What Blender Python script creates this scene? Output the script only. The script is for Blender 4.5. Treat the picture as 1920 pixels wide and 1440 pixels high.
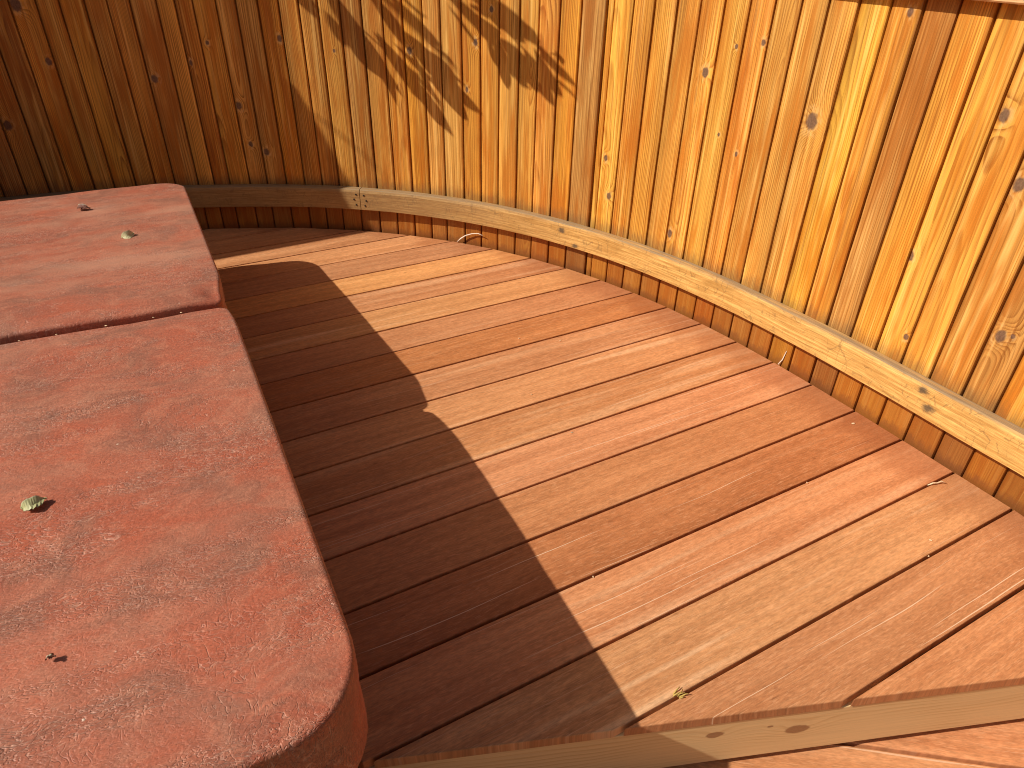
import bpy, bmesh, math, random
from mathutils import Vector, Matrix, noise as mnoise

random.seed(7)
S = bpy.context.scene
COL = S.collection
for o in list(bpy.data.objects):
    bpy.data.objects.remove(o, do_unlink=True)

# ------------------------------------------------------------------ camera
cd = bpy.data.cameras.new('camera')
cam = bpy.data.objects.new('camera', cd)
COL.objects.link(cam)
S.camera = cam
cd.sensor_fit = 'HORIZONTAL'
cd.sensor_width = 36.0
cd.lens = 1300.22 / 1920 * 36
cd.clip_start = 0.02
cd.clip_end = 2000
CAMH = 1.0893
Rv = Vector((0.99973777, 0.01271317, 0.01904663))
Uv = Vector((-0.02289976, 0.55502064, 0.83152131))
Fv = Vector((0.0, 0.83173942, -0.55516623))
M = Matrix((Rv, Uv, -Fv)).transposed().to_4x4()
M.translation = Vector((0, 0, CAMH))
cam.matrix_world = M

# ------------------------------------------------------------------ light
SA, SB = -1.13, -0.372                       # horizontal run of the sun per unit of height
sund = Vector((SA, SB, 1.0)).normalized()    # towards the sun
elev = math.asin(sund.z)
w = bpy.data.worlds.new('World')
S.world = w
w.use_nodes = True
nt = w.node_tree
bg = nt.nodes['Background']
sky = nt.nodes.new('ShaderNodeTexSky')
sky.sky_type = 'NISHITA'
sky.sun_disc = False
sky.air_density = 1.0
sky.dust_density = 4.0
sky.ozone_density = 0.5
sky.sun_elevation = elev
sky.sun_rotation = math.atan2(sund.x, sund.y)
nt.links.new(sky.outputs[0], bg.inputs[0])
bg.inputs[1].default_value = 0.05
sl = bpy.data.lights.new('sun', 'SUN')
sl.energy = 5.0
sl.angle = math.radians(0.48)
sl.color = (1.0, 0.93, 0.82)
so = bpy.data.objects.new('sun', sl)
so.rotation_euler = sund.to_track_quat('Z', 'Y').to_euler()
so.location = sund * 12
COL.objects.link(so)
S.view_settings.view_transform = 'Standard'
S.view_settings.look = 'None'
S.view_settings.exposure = -0.15
S.view_settings.gamma = 1.0
S.render.engine = 'CYCLES'
S.cycles.max_bounces = 5
S.cycles.diffuse_bounces = 3
S.cycles.glossy_bounces = 2
S.cycles.filter_width = 1.05

# ------------------------------------------------------------------ node helpers
class G:
    def __init__(s, name):
        s.mat = bpy.data.materials.new(name)
        s.mat.use_nodes = True
        s.t = s.mat.node_tree
        s.b = s.t.nodes['Principled BSDF']
    def n(s, typ, **kw):
        nd = s.t.nodes.new(typ)
        for k, v in kw.items():
            setattr(nd, k, v)
        return nd
    def put(s, sock, v):
        if v is None:
            return
        if isinstance(v, bpy.types.NodeSocket):
            s.t.links.new(v, sock)
        elif isinstance(v, (tuple, list)) and sock.type == 'RGBA':
            sock.default_value = tuple(v) + (1,) * (4 - len(v))
        else:
            sock.default_value = v
    def m(s, op, a, b=None, c=None, clamp=False):
        nd = s.n('ShaderNodeMath', operation=op, use_clamp=clamp)
        s.put(nd.inputs[0], a)
        s.put(nd.inputs[1], b)
        s.put(nd.inputs[2], c)
        return nd.outputs[0]
    def add(s, a, b): return s.m('ADD', a, b)
    def sub(s, a, b): return s.m('SUBTRACT', a, b)
    def mul(s, a, b): return s.m('MULTIPLY', a, b)
    def v(s, op, a, b=None):
        nd = s.n('ShaderNodeVectorMath', operation=op)
        s.put(nd.inputs[0], a)
        s.put(nd.inputs[1], b)
        return nd.outputs[0]
    def xyz(s, a=0.0, b=0.0, c=0.0):
        nd = s.n('ShaderNodeCombineXYZ')
        s.put(nd.inputs[0], a); s.put(nd.inputs[1], b); s.put(nd.inputs[2], c)
        return nd.outputs[0]
    def sep(s, a):
        nd = s.n('ShaderNodeSeparateXYZ')
        s.put(nd.inputs[0], a)
        return nd.outputs
    def attr(s, name, vec=False):
        nd = s.n('ShaderNodeAttribute', attribute_type='OBJECT', attribute_name=name)
        return nd.outputs['Vector'] if vec else nd.outputs['Fac']
    def acol(s, name):
        return s.n('ShaderNodeAttribute', attribute_type='OBJECT', attribute_name=name).outputs['Color']
    def noise(s, vec, sc=(1, 1, 1), detail=2.0, rough=0.5, dist=0.0, color=False):
        nd = s.n('ShaderNodeTexNoise')
        s.put(nd.inputs['Vector'], s.v('MULTIPLY', vec, sc))
        nd.inputs['Scale'].default_value = 1.0
        nd.inputs['Detail'].default_value = detail
        nd.inputs['Roughness'].default_value = rough
        nd.inputs['Distortion'].default_value = dist
        return nd.outputs['Color' if color else 'Fac']
    def vor(s, vec, sc, feature='DISTANCE_TO_EDGE', rnd=1.0):
        nd = s.n('ShaderNodeTexVoronoi', feature=feature)
        s.put(nd.inputs['Vector'], s.v('MULTIPLY', vec, sc))
        nd.inputs['Scale'].default_value = 1.0
        nd.inputs['Randomness'].default_value = rnd
        return nd.outputs['Distance']
    def ramp(s, f, stops, interp='LINEAR'):
        nd = s.n('ShaderNodeValToRGB')
        cr = nd.color_ramp
        cr.interpolation = interp
        while len(cr.elements) < len(stops):
            cr.elements.new(0.5)
        for e, (p, c) in zip(cr.elements, stops):
            e.position = p
            e.color = (c, c, c, 1) if isinstance(c, (int, float)) else tuple(c) + (1,)
        s.put(nd.inputs[0], f)
        return nd.outputs[0]
    def ss(s, f, lo, hi):
        nd = s.n('ShaderNodeMapRange', interpolation_type='SMOOTHSTEP')
        s.put(nd.inputs[0], f)
        s.put(nd.inputs[1], lo); s.put(nd.inputs[2], hi)
        return nd.outputs[0]
    def mix(s, f, a, b, blend='MIX'):
        nd = s.n('ShaderNodeMix', data_type='RGBA', blend_type=blend)
        s.put(nd.inputs[0], f)
        s.put(nd.inputs[6], a); s.put(nd.inputs[7], b)
        return nd.outputs[2]
    def obj(s): return s.n('ShaderNodeTexCoord').outputs['Object']
    def uv(s): return s.n('ShaderNodeTexCoord').outputs['UV']
    def scale(s, col, f):
        return s.mix(1.0, col, s.xyz(f, f, f), 'MULTIPLY')
    def bump(s, h, dist, strength=1.0, normal=None):
        nd = s.n('ShaderNodeBump')
        nd.inputs['Distance'].default_value = dist
        nd.inputs['Strength'].default_value = strength
        s.put(nd.inputs['Height'], h)
        s.put(nd.inputs['Normal'], normal)
        return nd.outputs[0]
    def done(s, col, rough=0.6, spec=0.3, normal=None):
        s.put(s.b.inputs['Base Color'], col)
        s.put(s.b.inputs['Roughness'], rough)
        s.put(s.b.inputs['Specular IOR Level'], spec)
        s.put(s.b.inputs['Normal'], normal)
        return s.mat

# ------------------------------------------------------------------ materials
def mat_fence():
    g = G('stained_softwood')
    P = g.obj()
    x, y, z = g.sep(P)
    seed = g.attr('seed')
    Q = g.v('ADD', P, g.xyz(g.mul(seed, 13.1), g.mul(seed, 7.7), g.mul(seed, 23.3)))
    W1 = g.mul(g.sub(g.noise(Q, (7, 7, 1.4), 2), 0.5), 0.018)
    W2 = g.mul(g.sub(g.noise(Q, (60, 60, 6), 1), 0.5), 0.0022)
    W3 = g.mul(g.sub(g.noise(Q, (1, 1, 3.0), 1), 0.5), 0.040)
    gx, gy, gs = g.sep(g.attr('grain', True))
    xx = g.add(g.sub(x, gx), W1)
    yy = g.add(g.add(gy, g.mul(gs, z)), W3)
    r = g.m('SQRT', g.add(g.mul(xx, xx), g.mul(yy, yy)))
    core = halo = None
    kedge = g.mul(g.sub(g.noise(Q, (130, 130, 90), 1), 0.5), 0.55)
    for k in ('knot_a', 'knot_b'):
        kx, kz, kr = g.sep(g.attr(k, True))
        kr2 = g.m('MAXIMUM', g.mul(kr, 0.9), 0.0004)
        dx = g.sub(x, kx)
        dz = g.mul(g.sub(z, kz), 0.72)
        d = g.m('DIVIDE', g.m('SQRT', g.add(g.mul(dx, dx), g.mul(dz, dz))), kr2)
        r = g.add(r, g.mul(g.mul(kr2, 2.2), g.m('EXPONENT', g.mul(g.mul(d, d), -0.28))))
        dn = g.add(d, kedge)
        c_ = g.mul(g.sub(1.0, g.ss(dn, 0.62, 1.10)), 0.92)
        h_ = g.mul(g.sub(1.0, g.ss(dn, 1.1, 2.0)), 0.45)
        core = c_ if core is None else g.m('MAXIMUM', core, c_)
        halo = h_ if halo is None else g.m('MAXIMUM', halo, h_)
    r = g.add(r, W2)
    ph = g.mul(r, g.attr('rings'))
    ph = g.add(ph, g.mul(g.noise(g.xyz(g.mul(r, 30.0), seed, 0.0), (1, 1, 1), 2), 3.0))
    t = g.m('FRACT', ph)
    late = g.ramp(t, [(0, 0), (0.30, 0.05), (0.62, 0.5), (0.84, 1.0), (0.93, 0.8), (1.0, 0.0)])
    amp = g.add(0.42, g.mul(g.ss(g.noise(Q, (16, 16, 2.2), 1), 0.3, 0.7), 0.58))
    fib = g.noise(Q, (420, 420, 10), 2, 0.6)
    fib2 = g.noise(Q, (140, 140, 2.6), 3, 0.6)
    blotch = g.noise(Q, (26, 26, 2.6), 3, 0.65)
    tint = g.acol('tint')
    dark = g.mix(1.0, tint, (0.42, 0.27, 0.13), 'MULTIPLY')
    col = g.mix(g.mul(late, amp), tint, dark)
    pale = g.mix(1.0, g.mix(0.35, tint, (0.75, 0.50, 0.18)), (1.25, 1.3, 1.35), 'MULTIPLY')
    col = g.mix(g.mul(g.ss(g.noise(Q, (55, 55, 0.9), 3, 0.6), 0.54, 0.70), 0.85), col, pale)
    lean = g.mul(g.mul(x, 1 / 0.036), g.attr('lean'))
    ps = g.ss(g.noise(Q, (150, 150, 1.1), 2, 0.6), 0.57, 0.66)
    col = g.mix(g.mul(ps, 0.55), col, pale)
    ds = g.ss(g.noise(g.v('ADD', Q, (3.3, 1.1, 8.0)), (170, 170, 2.2), 2, 0.6), 0.56, 0.64)
    col = g.mix(g.mul(ds, 0.60), col, dark)
    col = g.scale(col, g.add(1.0, lean))
    redd = g.mix(1.0, tint, (0.70, 0.46, 0.20), 'MULTIPLY')
    col = g.mix(g.mul(g.ss(blotch, 0.44, 0.66), 0.85), col, redd)
    grey = g.mix(1.0, tint, (0.62, 0.55, 0.50), 'MULTIPLY')
    col = g.mix(g.mul(g.ss(g.noise(Q, (30, 30, 2.0), 3, 0.65), 0.55, 0.76), 0.55), col, grey)
    col = g.scale(col, g.add(0.44, g.add(g.mul(fib, 0.62), g.mul(fib2, 0.56))))
    hcol = g.mix(0.6, pale, (0.80, 0.56, 0.26))
    hn = g.ss(g.noise(Q, (90, 90, 50), 1), 0.42, 0.6)
    col = g.mix(g.mul(halo, hn), col, hcol)
    kcol = g.mix(g.noise(Q, (240, 240, 160), 1), (0.06, 0.03, 0.02), (0.25, 0.135, 0.085))
    col = g.mix(core, col, kcol)
    ew = g.add(g.m('ABSOLUTE', x), g.mul(g.sub(g.noise(Q, (40, 40, 18), 2, 0.6), 0.5), 0.010))
    col = g.mix(g.mul(g.ss(ew, 0.0300, 0.0370), 0.55), col, g.mix(1.0, tint, (0.34, 0.24, 0.15), 'MULTIPLY'))
    # soiling along the deck line and where water stands on the rail
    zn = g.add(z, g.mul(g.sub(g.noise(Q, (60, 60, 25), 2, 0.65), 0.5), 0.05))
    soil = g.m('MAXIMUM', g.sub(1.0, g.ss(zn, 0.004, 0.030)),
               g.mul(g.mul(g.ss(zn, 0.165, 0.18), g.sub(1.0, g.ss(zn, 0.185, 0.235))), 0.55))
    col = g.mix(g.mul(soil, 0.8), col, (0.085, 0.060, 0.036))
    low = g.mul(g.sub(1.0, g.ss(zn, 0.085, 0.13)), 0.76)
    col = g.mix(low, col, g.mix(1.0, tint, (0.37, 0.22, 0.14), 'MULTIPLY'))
    nrm = g.bump(g.noise(Q, (300, 300, 7), 2, 0.6), 0.0012, 0.75)
    rough = g.add(0.47, g.mul(fib2, 0.22))
    return g.done(col, rough, 0.35, nrm)

def mat_deck():
    g = G('hardwood_decking')
    P = g.obj()
    x, y, z = g.sep(P)
    seed = g.attr('seed')
    Q = g.v('ADD', P, g.xyz(g.mul(seed, 17.3), g.mul(seed, 9.1), seed))
    wav = g.mul(g.sub(g.noise(Q, (1.6, 5, 5), 2), 0.5), 0.05)
    yw = g.add(y, g.mul(wav, g.attr('waver')))
    Qw = g.xyz(g.add(x, g.mul(seed, 17.3)), g.add(yw, g.mul(seed, 9.1)), seed)
    pores = g.noise(Qw, (22, 430, 1), 2, 0.7)
    fleck = g.noise(Qw, (60, 190, 1), 2, 0.65)
    streak = g.noise(Qw, (1.3, 34, 1), 3, 0.6)
    broad = g.noise(Q, (2.8, 11, 1), 3, 0.6)
    tint = g.acol('tint')
    col = g.mix(g.mul(g.ss(streak, 0.34, 0.68), 0.75), g.mix(1.0, tint, (0.82, 0.76, 0.72), 'MULTIPLY'),
                g.mix(1.0, tint, (1.15, 1.17, 1.19), 'MULTIPLY'))
    col = g.mix(g.mul(g.ss(broad, 0.46, 0.70), 0.42), col, g.mix(1.0, tint, (0.78, 0.68, 0.62), 'MULTIPLY'))
    dx_, dy_, ds_ = g.sep(g.attr('grain', True))
    ry = g.add(g.sub(yw, dx_), g.mul(g.sub(fleck, 0.5), 0.004))
    rd_ = g.add(g.add(dy_, g.mul(ds_, x)), g.mul(g.sub(broad, 0.5), 0.02))
    rr = g.m('SQRT', g.add(g.mul(ry, ry), g.mul(rd_, rd_)))
    rt = g.m('FRACT', g.add(g.mul(rr, 190.0), g.mul(streak, 2.0)))
    ring = g.ramp(rt, [(0, 0), (0.45, 0.2), (0.85, 1.0), (1.0, 0.0)])
    col = g.mix(g.mul(ring, g.add(0.10, g.mul(g.ss(broad, 0.40, 0.62), 0.28))), col, g.mix(1.0, tint, (0.66, 0.54, 0.48), 'MULTIPLY'))
    pl = g.mul(g.ss(g.noise(Qw, (0.9, 22, 1), 3, 0.6), 0.54, 0.68), g.attr('pale'))
    col = g.mix(pl, col, g.mix(0.6, tint, (0.88, 0.56, 0.32)))
    col = g.scale(col, g.add(0.25, g.add(g.mul(fleck, 0.80), g.mul(pores, 0.66))))
    dd = g.ss(pores, 0.545, 0.64)
    col = g.mix(g.mul(dd, 0.42), col, g.mix(1.0, tint, (0.56, 0.42, 0.36), 'MULTIPLY'))
    dl = g.ss(g.noise(Qw, (34, 300, 4), 2, 0.65), 0.55, 0.66)
    col = g.mix(g.mul(dl, 0.34), col, g.mix(1.0, g.mix(0.35, tint, (0.86, 0.54, 0.32)), (1.15, 1.15, 1.15), 'MULTIPLY'))
    fib = g.m('MAXIMUM', g.mul(g.ss(pores, 0.66, 0.72), 0.22), g.mul(g.ss(g.noise(Qw, (1.3, 280, 2), 1, 0.5), 0.70, 0.74), 0.85))
    col = g.mix(g.mul(fib, g.attr('fibre')), col, (0.86, 0.62, 0.42))
    spk = g.sub(1.0, g.ss(g.vor(Q, (9, 24, 1), 'F1'), 0.035, 0.075))
    spk = g.mul(spk, g.ss(g.noise(Q, (3, 8, 1), 1), 0.50, 0.56))
    col = g.mix(g.mul(spk, 0.5), col, g.mix(1.0, tint, (0.42, 0.30, 0.24), 'MULTIPLY'))
    # damp tide marks towards the fence end
    ex = g.add(g.sub(g.attr('end'), x), g.mul(g.sub(g.noise(Q, (9, 16, 1), 4, 0.6), 0.5), 0.24))
    col = g.mix(g.mul(g.sub(1.0, g.ss(ex, 0.015, 0.11)), 0.5), col, g.mix(1.0, tint, (0.60, 0.46, 0.40), 'MULTIPLY'))
    # dirt in the eased edges
    nrm = g.bump(g.noise(Q, (16, 380, 1), 2, 0.6), 0.0008, 0.7)
    rough = g.add(0.40, g.mul(fleck, 0.24))
    return g.done(col, rough, 0.32, nrm)

def mat_rail(name, base, greyed=True):
    g = G(name)
    U = g.uv()
    u, v, _ = g.sep(U)
    geo = g.n('ShaderNodeNewGeometry')
    nz = g.sep(geo.outputs['True Normal'])[2]
    Q = g.xyz(u, v, 0.0)
    wv = g.mul(g.sub(g.noise(Q, (3.0, 10, 1), 2), 0.5), 0.02)
    Qw = g.xyz(u, g.add(v, wv), 0.0)
    st = g.noise(Qw, (6, 170, 1), 4, 0.65)
    fine = g.noise(Qw, (40, 520, 1), 3, 0.6)
    pat = g.noise(Q, (5, 22, 1), 5, 0.62, 0.4)
    col = g.mix(g.ss(st, 0.35, 0.68), (base[0] * 0.72, base[1] * 0.62, base[2] * 0.52), (base[0] * 1.16, base[1] * 1.18, base[2] * 1.22))
    col = g.mix(g.mul(g.ss(pat, 0.46, 0.72), 0.75), col, (base[0] * 0.60, base[1] * 0.52, base[2] * 0.42))
    col = g.scale(col, g.add(0.52, g.mul(fine, 0.94)))
    if greyed:
        wz = g.mul(g.ss(g.noise(Q, (1.1, 1, 1), 2), 0.42, 0.6), 1.0)
        wz = g.mul(wz, g.ss(u, 2.2, 3.0))
        cr = g.vor(g.xyz(g.add(u, g.mul(g.noise(Q, (60, 60, 1), 3), 0.02)), g.mul(v, 0.4), 0.0), (42, 42, 1))
        crk = g.mul(g.sub(1.0, g.ss(cr, 0.012, 0.05)), g.ss(g.noise(Q, (12, 40, 1), 3), 0.46, 0.60))
        ln = g.mul(g.ss(g.noise(Qw, (5, 210, 3), 3, 0.6), 0.62, 0.68), 0.7)
        crk = g.m('MAXIMUM', crk, ln)
        col = g.mix(g.mul(crk, 0.38), col, (0.09, 0.055, 0.03))
        for ku, kv, kr in RAILKNOT:
            du = g.mul(g.sub(u, ku), 0.7)
            dv = g.sub(v, kv)
            d = g.m('SQRT', g.add(g.mul(du, du), g.mul(dv, dv)))
            d = g.add(d, g.mul(g.sub(g.noise(Q, (90, 130, 1), 3), 0.5), kr * 1.6))
            col = g.mix(g.mul(g.sub(1.0, g.ss(d, kr * 0.35, kr * 1.5)), 0.85), col, (0.075, 0.06, 0.045))
        browner = g.mul(g.sub(1.0, g.ss(g.add(u, g.mul(g.sub(pat, 0.5), 0.9)), 1.15, 2.2)), 0.62)  # darker brown around the butt joint and along the left length
        browner = g.m('MAXIMUM', browner, g.mul(g.ss(u, 5.0, 6.0), 0.62))
        col = g.mix(browner, col, g.mix(fine, (0.15, 0.09, 0.045), (0.30, 0.19, 0.10)))
        top = g.ss(nz, 0.35, 0.75)
        gcol = g.mix(g.noise(Q, (14, 260, 1), 4, 0.65), (0.13, 0.08, 0.045), (0.50, 0.35, 0.19))
        col = g.mix(g.mul(top, g.add(0.25, g.mul(g.ss(g.noise(Q, (3, 60, 1), 4), 0.35, 0.6), 0.75))), col, gcol)
        edge = g.ss(g.add(v, g.mul(g.sub(g.noise(Q, (20, 60, 2), 4), 0.5), 0.02)), 0.074, 0.086)
        col = g.mix(g.mul(edge, 0.28), col, gcol)
    nrm = g.bump(g.noise(Q, (12, 260, 1), 2, 0.6), 0.0010, 0.7)
    return g.done(col, 0.62, 0.25, nrm)

def mat_pine():
    g = G('pale_pine')
    P = g.obj()
    x, y, z = g.sep(P)
    W = g.mul(g.sub(g.noise(P, (2.5, 1, 9), 3), 0.5), 0.05)
    r = g.add(z, W)
    core = None
    for kx, kz, kr in ((0.29, -0.052, 0.017), (0.135, -0.036, 0.012), (0.93, -0.036, 0.017), (0.80, -0.075, 0.006), (1.3, -0.08, 0.014), (0.235, -0.032, 0.004)):
        dx = g.mul(g.sub(x, kx), 0.55)
        dz = g.sub(z, kz)
        d = g.m('SQRT', g.add(g.mul(dx, dx), g.mul(dz, dz)))
        d = g.m('DIVIDE', d, kr)
        r = g.add(r, g.mul(g.m('EXPONENT', g.mul(g.mul(d, d), -0.3)), kr * 1.5))
        dn = g.add(d, g.mul(g.sub(g.noise(P, (60, 60, 110), 3), 0.5), 0.5))
        c_ = g.sub(1.0, g.ss(dn, 0.62, 0.85))
        core = c_ if core is None else g.m('MAXIMUM', core, c_)
    t = g.m('FRACT', g.mul(r, 95.0))
    late = g.ramp(t, [(0, 0), (0.5, 0.15), (0.85, 1.0), (1.0, 0.0)])
    late = g.mul(late, g.ss(g.noise(P, (3, 1, 14), 3), 0.40, 0.62))
    fib = g.noise(P, (7, 200, 420), 3, 0.6)
    col = g.mix(g.mul(late, 0.55), (0.88, 0.62, 0.31), (0.64, 0.36, 0.13))
    col = g.scale(col, g.add(0.80, g.mul(fib, 0.4)))
    col = g.mix(g.mul(core, 0.85), col, g.mix(g.noise(P, (200, 1, 300), 3), (0.26, 0.11, 0.045), (0.44, 0.22, 0.10)))
    return g.done(col, 0.55, 0.3, g.bump(fib, 0.0006, 0.6))

def mat_vinyl():
    g = G('marbled_vinyl')
    P = g.obj()
    def jig(sc, amp, det=2):
        return g.v('ADD', P, g.v('MULTIPLY', g.v('SUBTRACT', g.noise(P, sc, det, 0.6, color=True), (0.5, 0.5, 0.5)), (amp, amp, amp)))
    wz = jig((5, 6, 4), 0.20, 2)
    m1 = g.noise(wz, (3.6, 5.5, 4), 3, 0.6)
    m2 = g.noise(wz, (8.0, 11, 8), 4, 0.62)
    m3 = g.noise(wz, (26, 44, 22), 3, 0.65)
    fine = g.noise(P, (260, 260, 260), 3, 0.7)
    col = g.mix(g.ss(m1, 0.34, 0.64), (0.430, 0.105, 0.052), (0.460, 0.145, 0.080))
    col = g.mix(g.mul(g.ss(m2, 0.44, 0.66), 0.62), col, (0.255, 0.108, 0.068))
    col = g.mix(g.mul(g.ss(m2, 0.44, 0.30), 0.55), col, (0.54, 0.125, 0.056))
    col = g.mix(g.mul(g.ss(m3, 0.47, 0.64), 0.32), col, (0.58, 0.235, 0.135))
    col = g.scale(col, g.add(0.32, g.mul(fine, 1.30)))
    # creases: bunches of fine worn ridges running with the fold and crossing it
    wv = jig((14, 14, 9), 0.045, 1)
    def ridges(vec, sc, lo, hi):
        n_ = g.noise(vec, sc, 1, 0.5)
        return g.sub(1.0, g.ss(g.m('ABSOLUTE', g.sub(n_, 0.5)), lo, hi))
    ra = ridges(wv, (20, 170, 9), 0.002, 0.026)
    rb = ridges(g.v('ADD', wv, (3.1, 7.7, 0)), (120, 55, 9), 0.002, 0.024)
    rc = ridges(g.v('ADD', P, (9.1, 1.7, 0)), (130, 210, 60), 0.006, 0.07)
    ma = g.ss(g.noise(P, (2.6, 13, 4), 3, 0.6), 0.47, 0.60)
    mb = g.ss(g.noise(g.v('ADD', P, (5, 2, 0)), (7, 7, 4), 3, 0.6), 0.52, 0.64)
    brk = g.ss(g.noise(P, (150, 150, 60), 2, 0.7), 0.40, 0.60)
    cre = g.m('MAXIMUM', g.mul(ra, ma), g.mul(g.mul(rb, mb), 0.8))
    cre = g.m('MAXIMUM', cre, g.mul(rc, g.add(0.16, g.mul(ma, 0.44))))
    col = g.mix(g.mul(g.mul(cre, brk), 0.50), col, (0.80, 0.46, 0.33))
    spec = g.mul(g.sub(1.0, g.ss(g.vor(P, (26, 26, 26), 'F1'), 0.03, 0.06)), g.ss(g.noise(P, (5, 5, 5), 1), 0.52, 0.56))
    col = g.mix(g.mul(spec, 0.7), col, (0.78, 0.60, 0.46))
    paler = g.mul(g.ss(g.noise(P, (2.1, 5, 3), 4, 0.65), 0.44, 0.70), g.add(0.24, g.mul(g.ss(g.sep(P)[1], -0.1, 0.4), 0.42)))  # patchy paler tone, stronger on the far half
    col = g.mix(paler, col, (0.56, 0.270, 0.170))
    g.b.inputs['Sheen Weight'].default_value = 0.14
    g.b.inputs['Sheen Roughness'].default_value = 0.45
    g.b.inputs['Sheen Tint'].default_value = (1.0, 0.86, 0.74, 1)
    hb_ = g.add(g.mul(g.noise(P, (190, 230, 150), 2, 0.6), 0.45), g.mul(cre, -0.60))
    nrm = g.bump(hb_, 0.0022, 0.8)
    rough = g.add(0.36, g.mul(m3, 0.22))
    return g.done(col, rough, 0.42, nrm)

def mat_plain(name, c, rough=0.7, spec=0.2, var=0.35, sc=40, metal=0.0):
    g = G(name)
    n_ = g.noise(g.obj(), (sc, sc, sc), 4, 0.6)
    col = g.scale(c + (1,) if len(c) == 3 else c, g.add(1.0 - var / 2, g.mul(n_, var)))
    g.b.inputs['Metallic'].default_value = metal
    return g.done(col, rough, spec, g.bump(n_, 0.002, 0.4))

# ------------------------------------------------------------------ object helpers
def link(name, me, parent=None, mat=None):
    o = bpy.data.objects.new(name, me)
    COL.objects.link(o)
    if parent is not None:
        o.parent = parent
    if mat is not None and me is not None and not me.materials:
        me.materials.append(mat)
    return o
def empty(name, loc=(0, 0, 0), rz=0.0):
    o = bpy.data.objects.new(name, None)
    o.empty_display_size = 0.1
    COL.objects.link(o)
    o.location = loc
    o.rotation_euler = (0, 0, rz)
    return o
def tag(o, label, cat, group=None):
    o['label'] = label
    o['category'] = cat
    if group:
        o['group'] = group
    return o
def mesh(name, verts, faces, smooth=False):
    me = bpy.data.meshes.new(name)
    me.from_pydata([tuple(v) for v in verts], [], faces)
    me.update()
    if smooth:
        for p in me.polygons:
            p.use_smooth = True
    return me
def bm_mesh(name, bm, smooth=False):
    bmesh.ops.recalc_face_normals(bm, faces=bm.faces)
    me = bpy.data.meshes.new(name)
    bm.to_mesh(me)
    bm.free()
    if smooth:
        for p in me.polygons:
            p.use_smooth = True
    return me
def prism(poly, z0, z1, bev=0.0, seg=2):
    """prism from a polygon in xy, top edges eased"""
    bm = bmesh.new()
    lo = [bm.verts.new((a, b, z0)) for a, b in poly]
    hi = [bm.verts.new((a, b, z1)) for a, b in poly]
    n_ = len(poly)
    top = bm.faces.new(hi)
    bm.faces.new(lo[::-1])
    for i in range(n_):
        j = (i + 1) % n_
        bm.faces.new((lo[i], lo[j], hi[j], hi[i]))
    if bev:
        bmesh.ops.bevel(bm, geom=list(top.edges), offset=bev, segments=seg, profile=0.5, affect='EDGES')
    return bm
def tube(pts, rads, n_=8):
    vs, fs = [], []
    pts = [Vector(p) for p in pts]
    for i, p_ in enumerate(pts):
        d = (pts[min(i + 1, len(pts) - 1)] - pts[max(i - 1, 0)]).normalized()
        a = d.orthogonal().normalized()
        b = d.cross(a)
        for k in range(n_):
            t = 2 * math.pi * k / n_
            vs.append(p_ + (a * math.cos(t) + b * math.sin(t)) * rads[i])
    for i in range(len(pts) - 1):
        for k in range(n_):
            k2 = (k + 1) % n_
            fs.append((i * n_ + k, i * n_ + k2, (i + 1) * n_ + k2, (i + 1) * n_ + k))
    fs.append(tuple(range(n_))[::-1])
    fs.append(tuple((len(pts) - 1) * n_ + k for k in range(n_)))
    return vs, fs

# ------------------------------------------------------------------ plan of the fence
CX, CY = -1.01400738, 0.61099383
PC = [0.30436707, -1.47513235, 2.43079814, -1.56762473, 2.50044471]
TLO, THI = 0.25657653, 1.68608405
def poly(t):
    r = 0.0
    for c in PC:
        r = r * t + c
    return r
def dpoly(t):
    return 4 * PC[0] * t ** 3 + 3 * PC[1] * t ** 2 + 2 * PC[2] * t + PC[3]
def rad(t):
    if t < TLO:
        return poly(TLO) + dpoly(TLO) * (t - TLO) * 0.8
    return poly(min(t, THI))
def fp(t, off=0.0):
    r = rad(t) - off
    return Vector((CX + r * math.cos(t), CY + r * math.sin(t), 0))
def ftan(t):                                  # to the viewer's right when facing the fence
    return (fp(t - 0.004) - fp(t + 0.004)).normalized()
SEAM = [1.9101, 1.8727, 1.8398, 1.8035, 1.7695, 1.7355, 1.6945, 1.6660, 1.6380, 1.6017, 1.5700, 1.5348, 1.5008, 1.4679,
        1.4362, 1.3999, 1.3636, 1.3285, 1.2945, 1.2605, 1.2298, 1.1936, 1.1607, 1.1278, 1.0927, 1.0598, 1.0246, 0.9895,
        0.9487, 0.9373, 0.9056, 0.8727, 0.8376, 0.8024, 0.7673, 0.7310, 0.6970, 0.6619, 0.6278, 0.5916, 0.5553, 0.5201,
        0.4850, 0.4498, 0.4158, 0.3807, 0.3431]
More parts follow.
